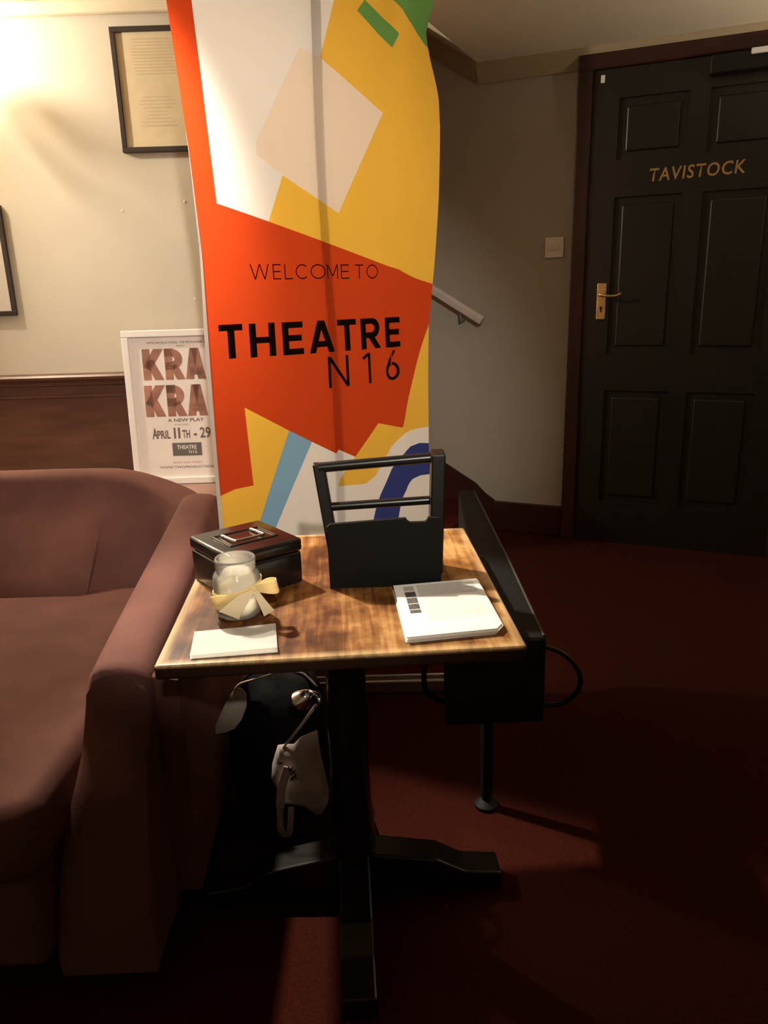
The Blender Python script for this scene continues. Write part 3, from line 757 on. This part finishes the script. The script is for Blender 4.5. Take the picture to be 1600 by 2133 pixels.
# folded card
b = bmesh.new()
cs = [(-0.325, 1.141), (-0.183, 1.156), (-0.200, 1.265), (-0.341, 1.244)]
def card_pt(u, v, dz):
    a = Vector(cs[0]).lerp(Vector(cs[1]), u); c = Vector(cs[3]).lerp(Vector(cs[2]), u); p = a.lerp(c, v)
    return Vector((p.x, p.y, TZ + dz))
N = 8; g = [[b.verts.new(card_pt(i/N, j/N, 0.0015 + 0.008*(1-j/N)**1.5*(0.6+0.4*i/N) + 0.004*max(0, i/N-.55)*(j/N))) for j in range(N+1)] for i in range(N+1)]
for i in range(N):
    for j in range(N): b.faces.new((g[i][j], g[i+1][j], g[i+1][j+1], g[i][j+1]))
bmesh.ops.solidify(b, geom=b.faces[:], thickness=-0.0007)
g2 = [[b.verts.new(card_pt(i/2, j/2, 0.0004)) for j in range(3)] for i in range(3)]
for i in range(2):
    for j in range(2): b.faces.new((g2[i][j], g2[i+1][j], g2[i+1][j+1], g2[i][j+1]))
tag(link('folded_card', b, M['paper']), 'blank white folded card at the front left of the table', 'card')

# stack of programmes
ds = [(0.032, 1.176), (0.199, 1.202), (0.181, 1.433), (0.014, 1.408)]
def doc_pt(u, v, z, j=(0, 0)):
    a = Vector(ds[0]).lerp(Vector(ds[1]), u); c = Vector(ds[3]).lerp(Vector(ds[2]), u); p = a.lerp(c, v)
    return Vector((p.x + j[0], p.y + j[1], z))
NS = 5; TH = 0.0021
for k in range(NS):
    j = (0, 0) if k == NS-1 else ((random.random()-.5)*0.006, (random.random()-.5)*0.005)
    z0 = TZ + k*(TH + 0.0002); z1 = z0 + TH
    b = bmesh.new()
    out = [(0, 0), (0.93, 0), (1.0, 0.07), (1, 1), (0, 1)]
    prism(b, [doc_pt(u, v, z0, j) for u, v in out], (0, 0, TH))
    if k == NS-1:
        fd = lambda u, v: doc_pt(u, v, z1 + 0.0004)
        for v0, v1, mi in ((.845, .945, 1), (.715, .825, 2), (.59, .70, 2), (.475, .575, 2), (.40, .46, 2)):
            quad(b, .105, .225, v0, v1, fd, mi)
        for r in range(15):
            v = .955 - r*0.0165; quad(b, .26 + .0*r, .95 - (.0 if r % 5 else .15) - .03*random.random(), v-.008, v, fd, 1)
        for r in range(28):
            v = .69 - r*0.0165; quad(b, .26, .95 - (.0 if r % 6 else .2) - .04*random.random(), v-.0035, v, fd, 3)
        o = link('programme', b, [M['paper'], M['print_grey'], M['print_dark'], mat('faint_print', (0.78, 0.76, 0.72), 0.7)], keep=True)
        tag(o, 'white printed sheet with a column of small photos on top of the pile', 'programme', 'programmes in the pile on the table')
    else:
        o = link('programme', b, M['paper'])
        tag(o, 'white programme lying in the pile under the printed top sheet', 'programme', 'programmes in the pile on the table')

# ================================================================== BANNER
def interp(x, xs, ys):
    if x <= xs[0]: return ys[0]
    for i in range(len(xs)-1):
        if x <= xs[i+1]:
            return ys[i] + (ys[i+1]-ys[i])*(x-xs[i])/(xs[i+1]-xs[i])
    return ys[-1]
NSEG = 200; plan = [(-0.487, 2.12)]
for i in range(NSEG):
    s = 1.0*i/NSEG; th = math.radians(28 + 16*s/0.82); plan.append((plan[-1][0] + math.cos(th)/NSEG, plan[-1][1] + math.sin(th)/NSEG))
def plan_at(s):
    f_ = max(0, min(NSEG-1e-6, s*NSEG)); i = int(f_); k = f_-i
    th = math.radians(28 + 16*s/0.82)
    return Vector((plan[i][0]*(1-k) + plan[i+1][0]*k, plan[i][1]*(1-k) + plan[i+1][1]*k, 0)), Vector((math.sin(th), -math.cos(th), 0))
def ban(s, z, off=0.0):
    p, n = plan_at(s)
    # upright crease and a soft roll towards the free edge
    o = 0.010*math.exp(-((s-0.672)/0.022)**2) - 0.016*math.exp(-((s-0.765)/0.05)**2)*max(0, min(1, (z-0.9)/0.5)) + 0.006*math.sin(z*5+s*7)
    p = p + n*(o + off)
    q = Vector((-0.43 + s, 2.372 - off, 0))
    k = max(0.0, min(1.0, (0.64 - z)/0.56)); k = k*k*(3-2*k)
    p = p.lerp(q, k); p.z = z
    return p
SL = lambda z: interp(z, [0.0, 0.6, 0.69, 1.43, 1.66, 2.01, 2.3], [0.0, 0.02, 0.022, 0.031, 0.022, 0.002, -0.012])
def SR(z): return interp(z, [0, .5, .77, 1.21, 1.40, 1.60, 1.80, 1.89, 1.985, 2.046, 2.09, 2.15, 2.3], [.80, .80, .80, .816, .838, .855, .866, .863, .831, .815, .828, .857, .86])
art = [
 (1, [(.058, 2.4), (.065, 2.017), (.072, 1.835), (.077, 1.686), (.082, 1.555), (.95, 1.302), (.95, 2.4)]),
 (3, [(.226, 1.513), (.28, 1.632), (.457, 1.54), (.622, 1.816), (.414, 1.932), (.464, 2.076), (.56, 2.4), (.95, 2.4), (.95, 1.302)]),
 (2, [(.353, 1.95), (.414, 1.932), (.622, 1.816), (.457, 1.54), (.28, 1.632), (.205, 1.68), (.207, 1.71)]),
 (4, [(.567, 2.093), (.539, 2.062), (.658, 1.988), (.689, 2.029)]),
 (4, [(.60, 2.4), (.662, 2.11), (.72, 2.098), (.765, 2.072), (.815, 2.02), (.95, 1.99), (.95, 2.4)]),
 (3, [(.667, .889), (.57, .916), (.473, .822), (.415, .76), (.407, .737), (.511, .7275), (.551, .7475), (.583, .787), (.621, .832), (.675, .868), (.74, .874), (.801, .871), (.95, .865), (.95, 1.5)]),
 (1, [(.321, .891), (.404, .843), (.413, .854), (.473, .822), (.415, .76), (.407, .737), (.511, .7275), (.551, .7475), (.583, .787), (.621, .832), (.675, .868), (.74, .874), (.801, .871), (.95, .865), (.95, .42), (.07, .42), (.189, .648)]),
 (3, [(.116, 1.016), (.248, .934), (.138, .676), (.03, .42), (-.1, .42), (-.1, .74), (.026, .771), (.07, .783), (.126, .7855)]),
 (5, [(.248, .934), (.321, .891), (.189, .648), (.07, .42), (.03, .42), (.138, .676)]),
 (6, [(.95, .80), (.797, .8154), (.755, .823), (.711, .819), (.676, .807), (.649, .787), (.619, .756), (.594, .717), (.573, .686), (.557, .656), (.537, .602), (.49, .42), (.60, .42), (.639, .587), (.648, .614), (.655, .645), (.667, .668), (.688, .692), (.715, .706), (.752, .711), (.791, .707), (.95, .69)]),
]
def inside(x, y, poly):
    c = False; n = len(poly); j = n-1
    for i in range(n):
        xi, yi = poly[i]; xj, yj = poly[j]
        if (yi > y) != (yj > y) and x < (xj-xi)*(y-yi)/(yj-yi) + xi: c = not c
        j = i
    return c
b = bmesh.new(); NX, NZ = 24, 60; Z0, Z1 = 0.055, 2.2
g = []
for i in range(NX+1):
    col = []
    for j in range(NZ+1):
        z = Z0 + (Z1-Z0)*j/NZ; col.append(b.verts.new((SL(z) + (SR(z)-SL(z))*i/NX, 0, z)))
    g.append(col)
for i in range(NX):
    for j in range(NZ): b.faces.new((g[i][j], g[i+1][j], g[i+1][j+1], g[i][j+1]))
for mi, poly in art:
    for i in range(len(poly)):
        (xa, za), (xb, zb) = poly[i-1], poly[i]
        d = Vector((xb-xa, 0, zb-za))
        if d.length < 1e-6 or (abs(xa) > .9 and abs(xb) > .9): continue
        lox, hix, loz, hiz = min(xa, xb)-.004, max(xa, xb)+.004, min(za, zb)-.004, max(za, zb)+.004
        fs = [f for f in b.faces if max(v.co.x for v in f.verts) >= lox and min(v.co.x for v in f.verts) <= hix and max(v.co.z for v in f.verts) >= loz and min(v.co.z for v in f.verts) <= hiz]
        if not fs: continue
        es = set(e for f in fs for e in f.edges); vs = set(v for f in fs for v in f.verts)
        bmesh.ops.bisect_plane(b, geom=fs + list(es) + list(vs), plane_co=(xa, 0, za), plane_no=(-d.z, 0, d.x), dist=1e-6)
for f in b.faces:
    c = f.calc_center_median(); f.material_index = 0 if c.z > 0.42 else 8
    for mi, poly in art:
        if inside(c.x, c.z, poly): f.material_index = mi
for v in b.verts: v.co = ban(v.co.x, v.co.z)
fi = lambda x, y: ban(x, y, 0.0012)
# WELCOME TO / THEATRE / N16
for ch, (x0, x1) in zip('WELCOMETO', ((.159, .216), (.227, .252), (.263, .289), (.299, .340), (.348, .399), (.405, .443), (.454, .485), (.506, .538), (.550, .594))):
    zb = 1.3625 - 0.005*(x0-.159)/.43
    place_glyph(b, ch, x1-x0, 0.0405, 0.075, x0, zb, fi, 7)
for ch, (x0, x1) in zip('THEATRE', ((.058, .125), (.144, .221), (.243, .309), (.328, .415), (.429, .499), (.517, .592), (.616, .670))):
    zb = 1.155 - 0.0065*(x0-.058)/.6
    place_glyph(b, ch, x1-x0, 0.092, 0.215, x0, zb, fi, 7, 0.185)
for ch, (x0, x1) in zip('N16', ((.388, .463), (.521, .549), (.612, .664))):
    place_glyph(b, ch, x1-x0, 0.093, 0.105, x0, 1.0455, fi, 7)
bn = thing('roller_banner', 'tall orange, yellow and white roller banner with welcome lettering behind the table', 'banner', (0, 0, 0))
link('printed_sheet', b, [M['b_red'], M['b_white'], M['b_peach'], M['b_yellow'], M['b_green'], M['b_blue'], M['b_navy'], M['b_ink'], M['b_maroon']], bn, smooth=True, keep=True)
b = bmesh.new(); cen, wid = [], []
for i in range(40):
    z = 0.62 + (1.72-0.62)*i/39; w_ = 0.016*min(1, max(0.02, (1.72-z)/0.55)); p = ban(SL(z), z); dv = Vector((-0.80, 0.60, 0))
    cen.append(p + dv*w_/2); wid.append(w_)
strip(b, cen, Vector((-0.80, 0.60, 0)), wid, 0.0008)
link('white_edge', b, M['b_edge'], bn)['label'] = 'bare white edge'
b = box(-0.44, 0.38, 2.335, 2.42, 0.0, 0.052, bev=0.008, seg=3); link('base', b, M['alu'], bn)['label'] = 'silver metal base'
pc, pn = plan_at(0.398)
pc = pc - pn*0.030
b = bmesh.new(); tube(b, [(pc.x + .02, 2.385, 0.04), (pc.x, pc.y, 0.7), (pc.x - .012, pc.y - .004, 2.2)], 0.013, seg=14); link('pole', b, M['pole'], bn, smooth=True, angle=0.8)
b = bmesh.new(); pa, pb = ban(-0.01, 2.2), ban(0.86, 2.2)
pts = [ban(-0.01 + 0.87*i/12, 2.2) + Vector((0, 0, 0.008)) for i in range(13)]
tube(b, pts, 0.011, seg=10); link('top_rail', b, M['alu'], bn, smooth=True, angle=0.8)

# ================================================================== UNDER AND BESIDE THE TABLE
ic = thing('instrument_case', 'long black case on a stand under the right edge of the table', 'case', (0, 0, 0))
b = bmesh.new()
prism(b, [(0.105, 1.32, 0.505), (0.303, 1.325, 0.505), (0.304, 1.75, 0.505), (0.298, 2.42, 0.505), (0.245, 2.43, 0.505), (0.222, 2.0, 0.505), (0.14, 1.6, 0.505)], (0, 0, 0.185), bev=0.012, seg=3)
link('shell', b, M['case'], ic, smooth=True, angle=0.5)
b = bmesh.new(); tube(b, [(0.298, 1.335, 0.688), (0.300, 1.75, 0.688), (0.294, 2.41, 0.688)], 0.003, seg=8); link('edge_highlight', b, M['case_edge'], ic)  # paler line stands in for the highlight along this edge
b = bmesh.new(); tube(b, smooth_path([(0.107, 1.345, 0.668), (0.078, 1.335, 0.655), (0.068, 1.33, 0.62), (0.074, 1.335, 0.575), (0.107, 1.35, 0.545)], 6), 0.0055, seg=8); link('strap', b, M['black'], ic, smooth=True)
b = bmesh.new(); tube(b, smooth_path([(0.302, 1.345, 0.662), (0.338, 1.335, 0.648), (0.367, 1.33, 0.612), (0.368, 1.335, 0.57), (0.34, 1.34, 0.54), (0.302, 1.35, 0.53)], 6), 0.005, seg=8); link('strap', b, M['black'], ic, smooth=True)
b = bmesh.new(); tube(b, [(0.25, 1.74, 0.03), (0.25, 1.74, 0.506)], 0.016, seg=12); lathe(b, [(0, 0), (0.032, 0), (0.032, 0.010), (0.02, 0.02), (0, 0.03)], c=(0.25, 1.74, 0), seg=28)
link('stand', b, M['case'], ic, smooth=True, angle=0.6)

# black holdall
hd = thing('holdall', 'black bag slumped on the floor under the table', 'bag', (0, 0, 0))
b = bmesh.new(); bmesh.ops.create_icosphere(b, subdivisions=4, radius=1)
for v in b.verts:
    c = v.co.copy(); f3 = lambda a, p: math.copysign(abs(a)**p, a)
    c = Vector((f3(c.x, .62), f3(c.y, .7), f3(c.z, .6)))
    k = 1 + 0.05*math.sin(c.x*5+c.z*3) + 0.04*math.sin(c.y*7 - c.z*4)
    v.co = Vector((-0.287 + 0.124*c.x*k*(1 - .18*max(0, c.z)), 1.775 + 0.135*c.y*k*(1 - .25*max(0, c.z)), 0.205 + 0.205*c.z*(1 if c.z < 0 else k)))
    v.co.z = max(0.002, v.co.z)
link('body', b, M['bag'], hd, smooth=True)
b = bmesh.new(); pp = smooth_path([(-0.37, 1.72, 0.36), (-0.35, 1.70, 0.43), (-0.28, 1.69, 0.455), (-0.21, 1.70, 0.43), (-0.19, 1.72, 0.37)], 6)
strip(b, pp, (0, 1, 0.2), 0.025, 0.004); link('handle', b, M['bag'], hd, smooth=True, angle=0.9)

# white cotton tote
tt = thing('tote_bag', 'crumpled white cotton bag with a looped strap behind the table pedestal', 'bag', (0, 0, 0))
YT = 1.60
def tp(zx, zy):  # cut pattern of the bag face (quarter-millimetre pattern units) to metres
    return (-0.286 + (zx - 660)*0.000249, 0.285 - (zy - 800)*0.000288)
outl = [tp(*p) for p in ((725, 770), (800, 762), (880, 765), (950, 700), (1030, 668), (1110, 640), (1120, 760), (1130, 870), (1155, 1010), (1190, 1210), (1180, 1320), (1110, 1450), (1060, 1455), (940, 1370), (830, 1345), (745, 1330), (690, 1190), (640, 1080), (660, 940), (690, 860))]
b = bmesh.new()
cxm = sum(p[0] for p in outl)/len(outl); czm = sum(p[1] for p in outl)/len(outl)
RN = 6; rings = []
for r in range(1, RN+1):
    k = r/RN; ring = []
    for (x, z) in outl:
        px, pz = cxm + (x-cxm)*k, czm + (z-czm)*k
        bulge = 0.030*(1-k**2.2) + 0.006*math.sin(px*95 + pz*40) + 0.004*math.sin(pz*120 - px*50)
        ring.append((px, pz, bulge*(1 if k < 1 else .25)))
    rings.append(ring)
for sgn in (-1, 1):
    c = b.verts.new((cxm, YT + sgn*0.030, czm)); R_ = [[b.verts.new((x, YT + sgn*max(0.002, bu), z)) for x, z, bu in ring] for ring in rings]
    n = len(outl)
    for i in range(n):
        b.faces.new((c, R_[0][i], R_[0][(i+1) % n]))
        for r in range(RN-1): b.faces.new((R_[r][i], R_[r+1][i], R_[r+1][(i+1) % n], R_[r][(i+1) % n]))
    if sgn < 0: front = R_[-1]
    else:
        for i in range(n): b.faces.new((front[i], front[(i+1) % n], R_[-1][(i+1) % n], R_[-1][i]))
link('cloth_body', b, M['tote'], tt, smooth=True)
b = bmesh.new()
pp = [Vector((*tp(x, y), 0)) for x, y in ((830, 900), (760, 1080), (730, 1250), (705, 1400), (702, 1540), (730, 1600), (780, 1590), (800, 1500), (820, 1330))]
pp = smooth_path([(p.x, YT - (0.034 if i < 3 else 0.016), p.y) for i, p in enumerate(pp)], 5)
wd = [( (pp[min(i+1, len(pp)-1)] - pp[max(i-1, 0)]).cross(Vector((0, 1, 0))) ) for i in range(len(pp))]
strip(b, pp, wd, [0.021 if i < 12 else 0.0150 for i in range(len(pp))], 0.003)
link('strap', b, M['tote'], tt, smooth=True, angle=0.9)
b = bmesh.new()
for (x, y, s_) in ((855, 910, 9), (870, 945, 11), (880, 985, 9), (862, 1005, 7), (765, 850, 7)):
    cx_, cz_ = tp(x, y)
    for sg in (-1, 1):
        strip(b, [(cx_ - s_*.0007, YT - 0.037, cz_ - sg*s_*.0006), (cx_ + s_*.0007, YT - 0.037, cz_ + sg*s_*.0006)], (0, 0, 1), 0.0045, 0.001)
link('print', b, M['tote_mark'], tt)['label'] = 'dark printed marks'
b = bmesh.new(); tube(b, [(-0.257, 1.595, 0.290), (-0.215, 1.59, 0.345), (-0.171, 1.585, 0.408)], [0.0028, 0.0036, 0.0042], seg=8); link('draw_cord', b, M['cord'], tt)

# tissue, spot fitting, cable
b = bmesh.new()
to = [(-.345, .44), (-.335, .425), (-.338, .395), (-.352, .36), (-.372, .335), (-.395, .326), (-.418, .322), (-.416, .345), (-.405, .368), (-.392, .395), (-.375, .425), (-.36, .445)]
n = len(to); cx_, cz_ = sum(p[0] for p in to)/n, sum(p[1] for p in to)/n
for sgn in (-1, 1):
    c = b.verts.new((cx_, 1.612 + sgn*0.012, cz_)); r1 = [b.verts.new((cx_+(x-cx_)*.6, 1.612 + sgn*(0.009 + 0.004*math.sin(i*2.3)), cz_+(z-cz_)*.6)) for i, (x, z) in enumerate(to)]
    r2 = [b.verts.new((x, 1.612 + sgn*0.001, z)) for x, z in to]
    for i in range(n):
        k = (i+1) % n; b.faces.new((c, r1[i], r1[k])); b.faces.new((r1[i], r2[i], r2[k], r1[k]))
tag(link('paper_tissue', b, M['tissue'], smooth=True), 'crumpled pale tissue stuck on the black bag under the table', 'tissue')
sl = thing('clip_lamp', 'small shiny cone lamp clipped to the dark table pedestal', 'lamp', (-0.158, 1.500, 0.47))
b = bmesh.new(); lathe(b, [(0.008, 0.03), (0.012, 0.028), (0.024, 0.0), (0.0225, 0.0), (0.010, 0.026), (0.006, 0.028)], seg=24, closed=True)
b.transform(Matrix.Translation((-0.034, -0.012, 0.008)) @ Matrix.Rotation(math.radians(38), 4, 'Y') @ Matrix.Rotation(math.radians(25), 4, 'X'))
link('lamp_shade', b, M['chrome'], sl, smooth=True, angle=0.8)
b = bmesh.new(); lathe(b, [(0, -0.004), (0.010, 0.002), (0.011, 0.012), (0.007, 0.024), (0, 0.026)], seg=20)
b.transform(Matrix.Translation((-0.034, -0.012, 0.008)) @ Matrix.Rotation(math.radians(38), 4, 'Y') @ Matrix.Rotation(math.radians(25), 4, 'X'))
link('bulb', b, M['white_plastic'], sl, smooth=True)
b = bmesh.new(); tube(b, [(-0.018, -0.008, 0.026), (0.004, -0.015, 0.02), (0.008, -0.03, 0.01)], 0.006, seg=10); link('clip', b, M['chrome'], sl, smooth=True)
b = bmesh.new(); tube(b, smooth_path([(-0.158, 1.51, 0.498), (-0.19, 1.55, 0.508), (-0.215, 1.58, 0.497), (-0.25, 1.60, 0.488), (-0.30, 1.60, 0.474), (-0.345, 1.605, 0.459), (-0.362, 1.612, 0.44)], 5), 0.0022, seg=8)
tag(link('cable', b, M['cord'], smooth=True), 'thin pale cable running from the cone lamp to the black bag', 'cable')
